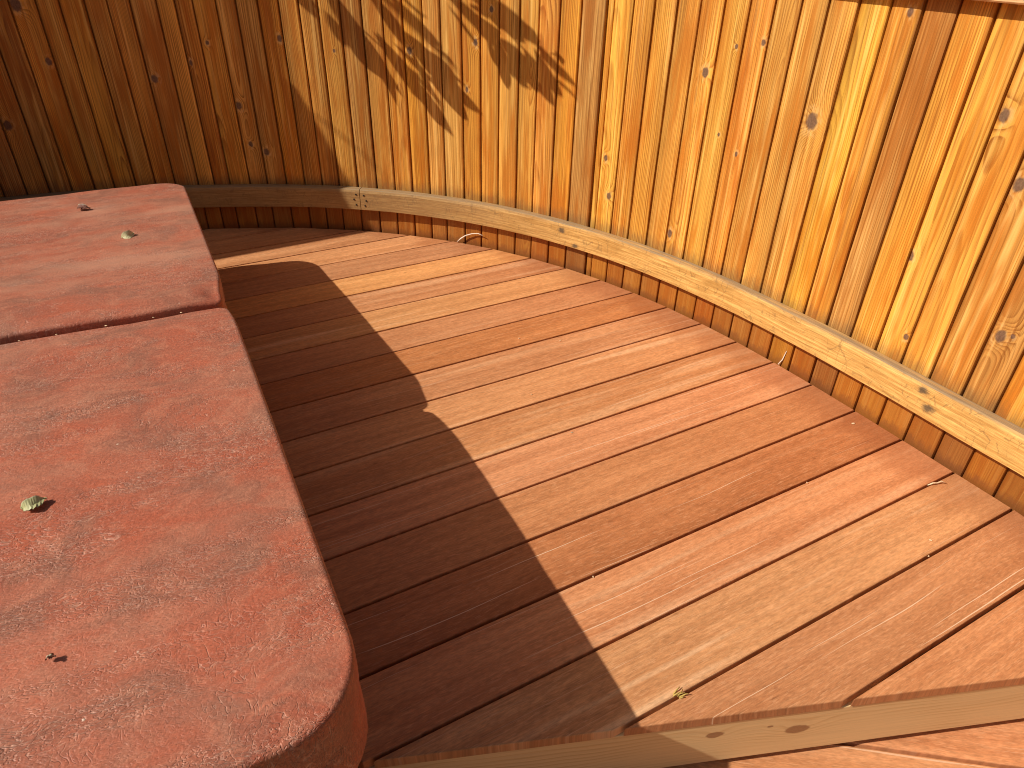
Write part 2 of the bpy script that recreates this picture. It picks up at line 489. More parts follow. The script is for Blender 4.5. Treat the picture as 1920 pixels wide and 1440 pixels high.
KNOTS = [(1.2854, 0.696, 0.012), (1.5065, 0.718, 0.011), (0.7798, 0.742, 0.013), (0.6131, 0.679, 0.019),
         (0.9283, 0.434, 0.01), (0.9147, 0.31, 0.012), (1.1412, 0.844, 0.009), (0.409, 0.782, 0.012),
         (0.3722, 0.664, 0.014), (0.7405, 0.819, 0.006), (0.7024, 0.838, 0.008), (0.7435, 0.587, 0.005),
         (0.7106, 0.547, 0.007), (0.7548, 0.37, 0.009), (1.596, 0.483, 0.014), (1.5609, 0.31, 0.013), (1.587, 0.34, 0.01),
         (1.7241, 0.579, 0.013), (1.6629, 0.633, 0.009), (1.6266, 0.7, 0.007), (1.9007, 0.822, 0.02), (1.8817, 0.643, 0.012),
         (1.1682, 0.739, 0.011), (1.1856, 0.584, 0.008), (1.4169, 0.683, 0.006), (0.5326, 0.942, 0.009),
         (0.7968, 0.25, 0.012), (0.4204, 0.256, 0.008), (0.3329, 0.356, 0.014), (0.4487, 0.446, 0.012), (1.9713, 0.436, 0.016)]
nl = SEAM[0]
left = []
while nl < 3.45:
    nl += 0.0755 / rad(nl)
    left.append(nl)
nr = SEAM[-1]
right = []
while nr > -0.02:
    nr -= 0.0755 / rad(nr)
    right.append(nr)
NLEFT = len(left)
ALL = left[::-1] + SEAM + right

# arc length along the rail line, measured from the butt joint
TJ = 1.3930
def arc(t, off=0.03):
    n_ = 60
    s_ = 0.0
    a = fp(TJ, off)
    for i in range(1, n_ + 1):
        b = fp(TJ + (t - TJ) * i / n_, off)
        s_ += (b - a).length
        a = b
    return 1.0 + (s_ if t < TJ else -s_)      # keep it positive on the visible part
def thxy(x_, y_):
    return math.atan2(y_ - CY, x_ - CX)
RAILKNOT = [(arc(thxy(1.018, 1.408)), 0.065, 0.010), (arc(thxy(1.032, 1.384)), 0.028, 0.011),
            (arc(thxy(0.1835, 2.447)), 0.056, 0.010), (arc(thxy(0.2336, 2.410)), 0.010, 0.009)]

M_FENCE = mat_fence()
M_DECK = mat_deck()
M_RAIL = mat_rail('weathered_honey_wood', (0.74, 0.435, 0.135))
M_CAP = mat_rail('pale_cap_wood', (0.74, 0.45, 0.22), False)
M_PINE = mat_pine()
M_VINYL = mat_vinyl()
M_DARK = mat_plain('dark_brown_cabinet', (0.085, 0.035, 0.022), 0.5, 0.3, 0.5, 12)
M_NAIL = mat_plain('rusty_nail', (0.045, 0.035, 0.03), 0.55, 0.4, 0.6, 400, 0.6)
M_EARTH = mat_plain('lawn_and_earth', (0.085, 0.095, 0.035), 0.95, 0.1, 1.2, 14)
M_JOIST = mat_plain('joist_timber', (0.09, 0.05, 0.03), 0.8, 0.1, 0.5, 20)
M_BARK = mat_plain('tree_bark', (0.12, 0.085, 0.06), 0.9, 0.1, 0.7, 30)

# ------------------------------------------------------------------ ground
gm = mesh('ground', [(-400, -400, -0.62), (400, -400, -0.62), (400, 400, -0.62), (-400, 400, -0.62)], [(0, 1, 2, 3)])
g_o = link('ground', gm, None, M_EARTH)
g_o['kind'] = 'structure'

# ------------------------------------------------------------------ fence
BW = 0.0755
ZB, ZT = -0.06, 0.985
def board_mesh(name, wid, seed=0):
    h = wid / 2
    c = 0.0050
    k = 0.0022
    prof = [(-h + c + k, 0), (h - c - k, 0), (h - k - 0.0012, -0.0014), (h - k, -c), (h - k, -0.0105), (h + 0.006, -0.0105), (h + 0.006, -0.015),
            (h - k, -0.015), (h - k, -0.019), (-h + k, -0.019), (-h + k, -c), (-h + k + 0.0012, -0.0014)]
    bm = bmesh.new()
    zs = [ZB, 0.0, 0.08, 0.17, 0.24, 0.31, 0.39, 0.46, 0.53, 0.61, 0.68, 0.75, 0.83, 0.9, ZT]
    jr = random.Random(name)
    jit = lambda z_, k_: 0.0011 * mnoise.noise(Vector((z_ * 6.5, k_ * 3.7, seed * 11.3))) + 0.0006 * mnoise.noise(Vector((z_ * 25, k_ * 3.7, seed * 5.3)))
    rings = []
    for z_ in zs:
        row = []
        for k_, (a, b) in enumerate(prof):
            sd = 1 if a > 0 else -1
            row.append(bm.verts.new((a + (jit(z_, sd) if b > -0.008 else 0), b + (0.5 * jit(z_, 7) if b > -0.002 else 0), z_)))
        rings.append(row)
    n_ = len(prof)
    for r0, r1 in zip(rings, rings[1:]):
        for i in range(n_):
            j = (i + 1) % n_
            bm.faces.new((r0[i], r0[j], r1[j], r1[i]))
    bm.faces.new(rings[0])
    bm.faces.new(rings[-1][::-1])
    return bm_mesh(name, bm)
ORANGE, TAN, YEL, BROWN, DULL, DEEP, PALE = ((0.70, 0.305, 0.036), (0.62, 0.300, 0.056), (0.80, 0.405, 0.056), (0.44, 0.205, 0.050),
                                             (0.38, 0.195, 0.062), (0.64, 0.235, 0.022), (0.70, 0.380, 0.090))
LOOK = [ORANGE, TAN, YEL, TAN, ORANGE, TAN, YEL, DEEP, YEL, PALE, PALE, DEEP, TAN, TAN, TAN, DULL, TAN, ORANGE, ORANGE, PALE,
        PALE, ORANGE, ORANGE, TAN, TAN, ORANGE, DEEP, DULL, YEL, YEL, ORANGE, ORANGE, TAN, ORANGE, YEL, DEEP, TAN, PALE, TAN, YEL,
        DEEP, BROWN, ORANGE, YEL, YEL, TAN]
fence = empty('curved_board_fence', (0, 0, 0))
tag(fence, 'curved orange-stained vertical board fence wrapping around the deck, with base rail', 'fence')
variants = []
for q_ in range(7):
    variants.append(board_mesh('fence_board', BW, q_ + 1))
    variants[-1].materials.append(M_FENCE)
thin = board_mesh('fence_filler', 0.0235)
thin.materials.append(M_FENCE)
rb = random.Random(11)
CATH = {9: (0.004, -0.010, 0.034, 150), 10: (-0.006, -0.012, 0.030, 150), 43: (0.012, -0.020, 0.03, 85), 21: (0.02, -0.03, 0.05, 130), 45: (0.03, -0.02, 0.05, 95),
        20: (0.012, -0.016, 0.05, 110), 33: (0.01, -0.03, 0.045, 120), 44: (0.02, 0.02, 0.02, 95)}
for i in range(len(ALL) - 1):
    t0, t1 = ALL[i], ALL[i + 1]
    a, b = fp(t0), fp(t1)
    mid = (a + b) / 2
    wid = (b - a).length
    tg = (b - a).normalized()
    k = i - NLEFT
    filler = wid < 0.05
    o = link('board', thin if filler else variants[i * 3 % 7], fence)
    nin = Vector((tg.y, -tg.x, 0))            # towards the deck
    if nin.dot(Vector((CX, CY, 0)) - mid) < 0:
        nin = -nin
    ang = math.atan2(tg.y, tg.x) + (math.radians(rb.uniform(-1.1, 1.1)) if not filler else 0)
    # local x along the tangent, local y must face the deck
    yax = Vector((-math.sin(ang), math.cos(ang), 0))
    if yax.dot(nin) < 0:
        ang += math.pi
    o.rotation_euler = (0, 0, ang)
    o.location = mid + nin * (rb.uniform(-0.0012, 0.0012) - (0.004 if filler else 0))
    o.scale = (wid / (0.0235 if filler else BW), 1, 1)
    col = LOOK[k] if 0 <= k < len(LOOK) else rb.choice([ORANGE, TAN, BROWN, YEL, TAN, DEEP])
    MEAN = (0.72, 0.355, 0.056)
    col = tuple(c_ * 0.60 + m_ * 0.40 for c_, m_ in zip(col, MEAN))
    f_ = rb.uniform(0.99, 1.14)
    o['tint'] = [col[0] * f_, col[1] * f_ * rb.uniform(0.95, 1.05), col[2] * f_ * rb.uniform(0.85, 1.15)]
    o['seed'] = rb.uniform(0, 10)
    if k in CATH:
        gx, gy, gs, fr = CATH[k]
    else:
        if rb.random() < 0.6:
            gx, gy, gs = rb.choice((-1, 1)) * rb.uniform(0.05, 0.14), rb.uniform(0.0, 0.05), rb.uniform(-0.02, 0.02)
        else:
            gx, gy, gs = rb.uniform(-0.03, 0.03), rb.uniform(0.01, 0.04), rb.choice((-1, 1)) * rb.uniform(0.015, 0.05)
        fr = rb.uniform(115, 215)
    o['grain'] = [gx, gy, gs]
    o['rings'] = fr
    o['lean'] = rb.uniform(-0.28, 0.28)
    ks = []
    for kt, kz, kr in KNOTS:
        if t1 <= kt < t0:
            q = fp(kt) - mid
            lx = q.x * math.cos(ang) + q.y * math.sin(ang)
            ks.append([lx, kz, kr])
    if not (0 <= k < len(LOOK)) and rb.random() < 0.6:
        ks.append([rb.uniform(-0.03, 0.03), rb.uniform(0.2, 0.9), rb.uniform(0.005, 0.014)])
    ks += [[0.0, -5.0, 0.0005]] * 2
    o['knot_a'], o['knot_b'] = ks[0], ks[1]

def sweep(name, ts, prof, mat, parent, uvoff=0.0, jig=0.0):
    """prof: list of (offset into the deck, z, v) swept along the fence line; uv = arc, v"""
    vs, fs, uvs = [], [], []
    n_ = len(prof)
    arcs = []
    s_ = 0.0
    prev = None
    for t in ts:
        q = fp(t, 0.03)
        if prev is not None:
            s_ += (q - prev).length
        prev = q
        arcs.append(s_)
        for off, z_, v_ in prof:
            p_ = fp(t, off)
            zz = 0.008 * max(0.0, (0.9 - t)) if jig else 0.0
            jj = jig * mnoise.noise(Vector((t * 14, z_ * 30, off * 50)))
            vs.append((p_.x, p_.y, z_ + jj + (zz if z_ > 0.12 else zz * 0.5)))
    for i in range(len(ts) - 1):
        for k_ in range(n_):
            k2 = (k_ + 1) % n_
            fs.append((i * n_ + k_, i * n_ + k2, (i + 1) * n_ + k2, (i + 1) * n_ + k_))
            v0 = prof[k_][2]
            v1 = prof[k2][2] if k2 else prof[k_][2] + 0.03
            uvs += [(arcs[i] + uvoff, v0), (arcs[i] + uvoff, v1), (arcs[i + 1] + uvoff, v1), (arcs[i + 1] + uvoff, v0)]
    fs.append(tuple(range(n_))[::-1])
    uvs += [(uvoff, prof[k_][2]) for k_ in range(n_)][::-1]
    fs.append(tuple((len(ts) - 1) * n_ + k_ for k_ in range(n_)))
    uvs += [(arcs[-1] + uvoff, prof[k_][2]) for k_ in range(n_)]
    me = mesh(name, vs, fs)
    ul = me.uv_layers.new(name='UVMap')
    for l, uv_ in zip(ul.data, uvs):
        l.uv = uv_
    bm = bmesh.new()
    bm.from_mesh(me)
    bmesh.ops.recalc_face_normals(bm, faces=bm.faces)
    bm.to_mesh(me)
    bm.free()
    return link(name, me, parent, mat)
ZR0, ZR1, TH = 0.097, 0.180, 0.030
pr = [(0.0015, ZR0, -0.030), (TH - 0.002, ZR0, -0.002), (TH, ZR0 + 0.002, 0.0), (TH, ZR0 + 0.03, 0.03), (TH, ZR1 - 0.012, 0.071), (TH - 0.0035, ZR1 - 0.003, 0.080), (TH - 0.008, ZR1, 0.086), (0.0015, ZR1 + 0.002, 0.112)]
n1 = 70
tsr = [TJ - 0.0006 - (TJ - (-0.05)) * i / n1 for i in range(n1 + 1)]
rail_r = sweep('base_rail', tsr, pr, M_RAIL, fence, 1.0, 0.0012)
tsl = [TJ + 0.0006 + 1.75 * i / n1 for i in range(n1 + 1)]
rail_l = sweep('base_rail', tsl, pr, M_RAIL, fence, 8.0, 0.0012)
rail_r['label'] = 'honey-coloured bent rail along the sunlit fence foot'
rail_l['label'] = 'shaded length of bent rail behind the hot tub'
# nail heads either side of the butt joint
nb = bmesh.new()
bmesh.ops.create_cone(nb, cap_ends=True, segments=10, radius1=0.0042, radius2=0.0034, depth=0.003)
nail_me = bm_mesh('nail', nb)
nail_me.materials.append(M_NAIL)
for t_, z_, par in ((TJ + 0.007, 0.160, rail_l), (TJ + 0.008, 0.118, rail_l), (TJ - 0.008, 0.158, rail_r), (TJ - 0.009, 0.116, rail_r), (TJ - 0.012, 0.137, rail_r), (TJ + 0.0115, 0.14, rail_l)):
    q = fp(t_, TH + 0.0004)
    o = link('nail', nail_me, par)
    nrm = (fp(t_, 0.1) - fp(t_, 0)).normalized()
    o.rotation_euler = nrm.to_track_quat('Z', 'Y').to_euler()
    o.location = (q.x, q.y, z_)
# top cap
cp = [(-0.075, 0.990, -0.1), (0.033, 0.990, 0.0), (0.036, 0.993, 0.004), (0.036, 1.024, 0.036), (0.033, 1.027, 0.04), (-0.075, 1.027, 0.15)]
cuts = [3.42, 2.75, 2.05, 1.35, 0.66, -0.02]
cp = [(a, b - 0.013, v_) for a, b, v_ in cp]
for a, b in zip(cuts, cuts[1:]):
    sweep('cap_board', [a - 0.0006 - (a - b - 0.0012) * i / 24 for i in range(25)], cp, M_CAP, fence, 3 + a)

# ------------------------------------------------------------------ decks
YAW = 0.51356965
ud = Vector((math.cos(YAW), math.sin(YAW), 0))
nd_ = Vector((-math.sin(YAW), math.cos(YAW), 0))
SE = [2.5903, 2.4530, 2.3076, 2.1639, 2.0208, 1.8773, 1.7386, 1.5955, 1.4527, 1.3101, 1.1683, 1.0273, 0.8833, 0.7402, 0.5964, 0.4549, 0.3133]
SE = [SE[0] + 0.1425 * k for k in (3, 2, 1)] + SE + [SE[-1] - 0.1425 * k for k in (1, 2, 3)]
E0, E1 = Vector((0.22607712, 0.6341067, 0)), Vector((0.91238471, 0.73977411, 0))
ed = (E1 - E0).normalized()
en = Vector((-ed.y, ed.x, 0))                 # towards the deck
AT = math.radians(26.4)
te = Vector((math.cos(AT), math.sin(AT), 0))
tn = Vector((math.sin(AT), -math.cos(AT), 0))
TM = Vector((-0.62887507, 1.36867328, 0))
def fence_hit(c, off=0.007):
    lo, hi = -0.2, 3.5
    f_ = lambda t: (lambda q: math.hypot(q.x - CX, q.y - CY) - (rad(math.atan2(q.y - CY, q.x - CX)) - off))(ud * t + nd_ * c)
    # start from a point inside
    t = (Vector((CX, CY, 0)).dot(ud))
    if f_(t) > 0:
        return None
    step = 0.01
    while f_(t) < 0:
        t += step
    a, b = t - step, t
    for _ in range(30):
        m_ = (a + b) / 2
        if f_(m_) < 0: a = m_
        else: b = m_
    return a
def start(c):
    p0 = nd_ * c
    t_edge = -((p0 - E0).dot(en)) / ud.dot(en)
    t_tub = -((p0 - TM).dot(te) + 0.16) / ud.dot(te)
    far = -(p0 + ud * t_tub - TM).dot(tn)
    if far > 1.14:
        t_tub = Vector((CX, CY, 0)).dot(ud) - 0.9
        q = p0 + ud * t_tub
        while math.hypot(q.x - CX, q.y - CY) > rad(math.atan2(q.y - CY, q.x - CX)) - 0.02:
            t_tub += 0.02
            q = p0 + ud * t_tub
    return max(t_edge, t_tub)
deck = empty('deck', (0, 0, 0))
deck['kind'] = 'structure'
DT = {3: (1.12, 1.14, 1.12), 4: (0.94, 0.94, 0.98), 5: (1.20, 1.24, 1.05), 6: (0.95, 0.92, 0.92), 7: (1.06, 1.10, 1.02), 8: (0.95, 0.91, 0.92), 9: (0.88, 0.76, 0.64),
      10: (0.95, 0.92, 0.93), 11: (1.05, 1.05, 1.03), 12: (1.0, 0.97, 0.92), 13: (1.06, 1.0, 1.04), 14: (0.95, 0.88, 0.84), 15: (0.84, 0.71, 0.64), 16: (1.06, 0.99, 0.99),
      17: (1.03, 1.07, 1.06), 18: (0.93, 0.90, 0.90), 19: (1.0, 0.95, 0.93)}
PALES = {7: 1.0, 17: 1.0, 11: 0.8, 12: 0.5, 6: 0.5, 10: 0.4, 13: 0.5, 16: 0.5}
FIBS = {15: 1.0, 18: 1.0, 16: 0.9, 13: 0.8, 12: 0.6, 10: 0.5}
DBASE = (0.66, 0.314, 0.138)
rd = random.Random(5)
gap = 0.0060
for i in range(len(SE) - 1):
    c0, c1 = SE[i] - gap / 2 + rd.uniform(-.0006, .0006), SE[i + 1] + gap / 2 + rd.uniform(-.0006, .0006)
    h0, h1 = fence_hit(c0), fence_hit(c1)
    if h0 is None or h1 is None:
        continue
    s0, s1 = start(c0), start(c1)
    if max(s0, s1) > min(h0, h1) - 0.02:
        if s0 > h0 - 0.02:
            continue
        s1 = min(s1, h1 - 0.001)
    tm, cm = (min(s0, s1) + max(h0, h1)) / 2, (c0 + c1) / 2
    pl = [(s0 - tm, c0 - cm), (s1 - tm, c1 - cm), (h1 - tm, c1 - cm), (h0 - tm, c0 - cm)]
    bm = prism(pl, -0.022, rd.uniform(-0.0006, 0.0006), 0.0022, 2)
    o = link('plank', bm_mesh('deck_plank', bm), deck, M_DECK)
    q = ud * tm + nd_ * cm
    o.location = q
    o.rotation_euler = (0, 0, YAW)
    k_ = tuple(v_ ** 1.12 for v_ in DT.get(i, (1, 1, 1)))
    o['tint'] = [DBASE[j] * k_[j] for j in range(3)]
    o['seed'] = rd.uniform(0, 10)
    o['pale'] = PALES.get(i, 0.12)
    o['fibre'] = FIBS.get(i, 0.25)
    o['waver'] = rd.uniform(0.3, 1.0)
    o['end'] = max(h0, h1) - tm - 0.06
    o['grain'] = [rd.uniform(-0.05, 0.05), rd.uniform(-0.02, 0.03), rd.uniform(-0.035, 0.035)]
# fascia below the deck edge
fo = link('fascia', None, deck) if False else None
bm = prism([(-0.62, -0.0), (1.35, -0.0), (1.35, 0.038), (-0.62, 0.038)], -0.1215, 0.0, 0.002, 2)
f_o = link('fascia', bm_mesh('fascia', bm), deck, M_PINE)
f_o.location = E0 + en * 0.0015 + Vector((0, 0, -0.0235))
f_o.rotation_euler = (0, 0, math.atan2(ed.y, ed.x))
f_o['label'] = 'pale knotty pine fascia under the deck edge'
# joists under the deck
for k in range(5):
    b = prism([(-2.4, -0.02), (2.2, -0.02), (2.2, 0.02), (-2.4, 0.02)], -0.16, -0.026)
    o = link('joist', bm_mesh('joist', b), deck, M_JOIST)
    c = E0 + en * (0.08 + 0.42 * k) + Vector((-0.3, 0, 0))
    o.location = c
    o.rotation_euler = (0, 0, math.atan2(ed.y, ed.x))
    o.scale = (0.55 if k == 0 else 0.25 + 0.02 * k, 1, 1)
# lower deck: boards run the other way
low = empty('lower_deck', (0, 0, 0))
low['kind'] = 'structure'
L0, L1 = Vector((0.68941672, 0.69975091, 0)), Vector((0.93677606, 0.66762713, 0))
lu = (L1 - L0).normalized()
ln_ = Vector((-lu.y, lu.x, 0))
lya = math.atan2(lu.y, lu.x)
ZL = -0.166
for k in range(-3, 7):
    c0 = -0.1425 * k - 0.0035
    c1 = -0.1425 * (k + 1) + 0.0035
    def tl(c, far):
        # clip at the fascia line on the left
        p0 = L0 + ln_ * c
        return -((p0 - E0).dot(en) - 0.035) / lu.dot(en)
    ra_, rb_ = max(-1.2, tl(c0, 0)), max(-1.2, tl(c1, 0))
    if ra_ > 1.1:
        continue
    bm = prism([(ra_, c0), (rb_, c1), (1.2, c1), (1.2, c0)], -0.022, 0.0, 0.0022, 2)
    o = link('plank', bm_mesh('lower_plank', bm), low, M_DECK)
    o.location = (L0.x, L0.y, ZL)
    o.rotation_euler = (0, 0, lya)
    o['tint'] = [DBASE[j] * (1.0, 0.97, 0.97)[j] * rd.uniform(0.95, 1.08) for j in range(3)]
    o['seed'] = rd.uniform(0, 10)
    o['pale'] = 0.2
    o['fibre'] = 0.6
    o['waver'] = 0.6
    o['end'] = 3.0
    o['grain'] = [rd.uniform(-0.05, 0.05), rd.uniform(-0.02, 0.03), rd.uniform(-0.035, 0.035)]

# ------------------------------------------------------------------ hot tub and its cover
tub = empty('hot_tub', (TM.x, TM.y, -0.3), AT)
tag(tub, 'hot tub cabinet sunk into the deck beneath the red-brown cover', 'hot tub')
cover = empty('hot_tub_cover', (TM.x, TM.y, 0.0), AT)
tag(cover, 'marbled red-brown vinyl folding cover with a crease across its middle', 'cover')
EL = -2.1
NF, NN = -1.114, 1.051
def ztop(n_):
    if n_ < 0:
        return 0.389 - (0.389 - 0.328) * (n_ / NF) ** 1.2
    return 0.389 - (0.389 - 0.356) * (n_ / NN) ** 1.3
def outline(e0, n0, n1, r_n0, r_n1, k=10):
    """rounded rectangle, right edge leaning with e = 0.021 n; n increasing towards the viewer. returns (e, n)"""
    pts = []
    def corner(ec, nc, r, a0, a1):
        for j in range(k + 1):
            a = a0 + (a1 - a0) * j / k
            pts.append((ec + r * math.cos(a), nc + r * math.sin(a)))
    R0 = 0.021 * n0
    R1 = 0.021 * n1
    def seg(p, q, m_):
        for j in range(1, m_):
            pts.append((p[0] + (q[0] - p[0]) * j / m_, p[1] + (q[1] - p[1]) * j / m_))
    # n0 right corner -> n1 right corner -> n1 left -> n0 left
    corner(R0 - r_n0, n0 + r_n0, r_n0, -math.pi / 2, 0)
    seg((R0, n0 + r_n0), (R1, n1 - r_n1), 34)
    corner(R1 - r_n1, n1 - r_n1, r_n1, 0, math.pi / 2)
    seg((R1 - r_n1, n1), (e0 + r_n1, n1), 34)
    corner(e0 + r_n1, n1 - r_n1, r_n1, math.pi / 2, math.pi)
    seg((e0, n1 - r_n1), (e0, n0 + r_n0), 20)
    corner(e0 + r_n0, n0 + r_n0, r_n0, math.pi, 1.5 * math.pi)
    seg((e0 + r_n0, n0), (R0 - r_n0, n0), 34)
    return pts
def inset(pts, d):
    out = []
    n_ = len(pts)
    for i in range(n_):
        p0 = Vector(pts[i - 1]); p1 = Vector(pts[i]); p2 = Vector(pts[(i + 1) % n_])
        t = (p2 - p0).normalized()
        nrm = Vector((-t.y, t.x))
        out.append((p1.x + nrm.x * d, p1.y + nrm.y * d))
    return out
def panel(name, pts, hinge_n, label, sgn):
    """padded slab: rounded edge, softly uneven top, welted skirt"""
    cx = sum(p_[0] for p_ in pts) / len(pts)
    cy = sum(p_[1] for p_ in pts) / len(pts)
    N = len(pts)
    vs, fs = [], []
    def dz(e_, n_):
        q = Vector((e_, n_, 0))
        v_ = 0.0035 * mnoise.noise(q * 3.1) + 0.0016 * mnoise.noise(q * 9 + Vector((3, 1, 0)))
        v_ += 0.0010 * mnoise.noise(Vector((e_ * 7, n_ * 24, 5)))
        return v_
    rows = []
    R = 0.008
    # inner rings from the middle outwards
    NR = 44
    base = inset(pts, R)
    for j in range(1, NR + 1):
        s_ = j / NR
        s_ = 1 - (1 - s_) ** 1.9
        rows.append([(cx + (p_[0] - cx) * s_, cy + (p_[1] - cy) * s_, None) for p_ in base])
    for a in (20, 42, 66, 90):
        aa = math.radians(a)
        q = inset(pts, R - R * math.sin(aa))
        rows.append([(p_[0], p_[1], -R + R * math.cos(aa)) for p_ in q])
    for j, (dn, ins) in enumerate(((0.035, 0.0), (0.06, 0.0005), (0.078, 0.003), (0.082, 0.0015), (0.10, 0.0), (0.128, -0.001), (0.150, -0.001), (0.152, 0.003))):
        q = inset(pts, ins)
        rows.append([(p_[0], p_[1], -dn) for p_ in q])
    c0 = len(vs)
    vs.append((cx, -cy, ztop(cy) + dz(cx, cy)))
    for row in rows:
        for e_, n_, d_ in row:
            near = max(0.0, 1 - abs(n_ - hinge_n) / 0.05)
            z_ = ztop(max(NF, min(NN, n_))) + dz(e_, n_) + ((0.008 * max(0.0, 1 - abs(n_ - hinge_n) / 0.30) ** 2 - 0.011 * max(0.0, 1 - abs(n_ - hinge_n) / 0.040)) if hinge_n < 0 else -0.015 * max(0.0, 1 - abs(n_ - hinge_n) / 0.30) ** 2)
            if hinge_n < 0:
                sc_ = max(0.0, 1 - abs(n_ + 0.035) / 0.125) * max(0.0, 1 - max(0.0, -0.015 - e_) / 0.05)
                z_ -= 0.009 * sc_ * sc_ * (3 - 2 * sc_)
                e_ -= 0.012 * sc_ * sc_ * (3 - 2 * sc_) * (1 if e_ > -0.06 else 0)
            else:
                sc_ = max(0.0, 1 - max(0.0, n_ - 0.005) / 0.11) * max(0.0, 1 - max(0.0, -0.01 - e_) / 0.06)
                z_ -= 0.003 * sc_ * sc_
                e_ -= 0.008 * sc_ * sc_ * (1 if e_ > -0.06 else 0)
            if d_ is not None:
                z_ += d_
            vs.append((e_, -n_, z_))
    for i in range(N):
        fs.append((0, 1 + i, 1 + (i + 1) % N))
    for r_ in range(len(rows) - 1):
        for i in range(N):
            j = (i + 1) % N
            a, b = 1 + r_ * N, 1 + (r_ + 1) * N
            fs.append((a + i, b + i, b + j, a + j))
    me = mesh(name, vs, fs, True)
    bm = bmesh.new()
    bm.from_mesh(me)
    bmesh.ops.recalc_face_normals(bm, faces=bm.faces)
    bm.to_mesh(me)
    bm.free()
    o = link(name, me, cover, M_VINYL)
    o['label'] = label
    return o
far_pts = outline(EL, NF, -0.005, 0.10, 0.020)
near_pts = outline(EL, 0.005, NN, 0.020, 0.105)
p_far = panel('padded_panel', far_pts, -0.007, 'far half of the cover, sloping away from the crease', -1)
p_near = panel('padded_panel', near_pts, 0.007, 'near half of the cover with a rounded corner', 1)
hb = bmesh.new()
bmesh.ops.create_cube(hb, size=1)
for v_ in hb.verts:
    v_.co = Vector((v_.co.x * 2.07 - 1.045, v_.co.y * 0.03, v_.co.z * 0.10 + 0.31))
bmesh.ops.bevel(hb, geom=list(hb.edges), offset=0.004, segments=2, affect='EDGES')
link('hinge_strip', bm_mesh('hinge_strip', hb), cover, M_DARK)
# cabinet: staves round the tub
cab = inset(outline(EL, NF, NN, 0.11, 0.11), 0.022)
cb = prism([(e_, -n_) for e_, n_ in cab], 0.0, 0.55)
link('cabinet', bm_mesh('cabinet', cb), tub, M_DARK)

# ------------------------------------------------------------------ small things lying about
def leaf_mesh(name, L, W, curl, fold, seg=12):
    r_ = random.Random(int(L * 1e5 + W * 1e4))
    vs, fs = [], []
    for i in range(seg + 1):
        s_ = i / seg
        wd = W * math.sin(math.pi * min(1, s_ ** 0.8)) ** 0.75 * 0.5 + 0.0006
        x_ = (s_ - 0.5) * L
        base = curl * math.sin(math.pi * s_) + 0.0012
        ridge = wd * math.sin(fold)
        for k, ang in ((-1, 0), (-0.55, 0), (0, 0), (0.5, 0), (1, 0)):
            rag = r_.uniform(-0.0012, 0.0012) if abs(k) == 1 else r_.uniform(-0.0004, 0.0004)
            if k < 0:      # shallow side, rim turned up again
                y_ = k * wd * 1.25
                z_ = base + ridge * (1 - abs(k) * 1.25) + (0.0035 if k == -1 else 0)
            else:          # steep side
                y_ = k * wd * math.cos(fold)
                z_ = base + ridge * (1 - k)
            vs.append((x_ + rag, y_ + rag, max(0.0004, z_ + rag + 0.0012 * math.sin(11 * s_ + 3 * k))))
    for i in range(seg):
        for k in range(4):
            a = i * 5 + k
            fs.append((a, a + 1, a + 6, a + 5))
    n_ = len(vs)
    vs += [(a, b, c - 0.0005) for a, b, c in vs]
    fs += [tuple(n_ + q for q in f[::-1]) for f in fs]
    return mesh(name, vs, fs, False)
def mat_leaf(name, c1, c2):
    g = G(name)
    P = g.obj()
    y = g.sep(P)[1]
    mid = g.sub(1.0, g.ss(g.m('ABSOLUTE', y), 0.0004, 0.0012))
    col = g.mix(g.noise(P, (160, 160, 160), 3), c1, c2)
    col = g.mix(g.mul(mid, 0.6), col, (0.75, 0.75, 0.5))
    return g.done(col, 0.5, 0.3)
M_GREEN = mat_leaf('pale_green_leaf', (0.58, 0.57, 0.30), (0.38, 0.37, 0.16))
M_BUFF = mat_leaf('buff_leaf', (0.72, 0.68, 0.42), (0.50, 0.46, 0.22))
M_DRY = mat_leaf('dry_leaf', (0.22, 0.075, 0.045), (0.12, 0.045, 0.03))
def on_cover(x_, y_):
    q = Vector((x_, y_, 0)) - TM
    return ztop(q.dot(tn))
def put_leaf(x_, y_, L, W, curl, fold, rz, mat, label, name='fallen_leaf', rx=0.0):
    o = link(name, leaf_mesh(name, L, W, curl, fold), None, mat)
    o.location = (x_, y_, on_cover(x_, y_) + 0.003)
    o.rotation_euler = (rx, 0, rz)
    return tag(o, label, 'leaf')
put_leaf(-0.684, 0.726, 0.033, 0.024, 0.002, 1.1, 0.72, M_GREEN, 'curled pale green leaf on the near half of the cover', rx=0.0)
put_leaf(-1.04, 1.755, 0.036, 0.030, 0.003, 1.0, 0.9, M_BUFF, 'curled buff leaf on the far half of the cover', rx=0.25)
put_leaf(-1.295, 2.005, 0.042, 0.024, 0.004, 1.1, -0.1, M_DRY, 'dry brown leaf near the far edge of the cover', 'dry_leaf')
put_leaf(-0.527, 0.486, 0.010, 0.007, 0.003, 0.9, 0.3, M_DRY, 'tiny dark crumpled leaf bit near the front of the cover', 'leaf_fragment')
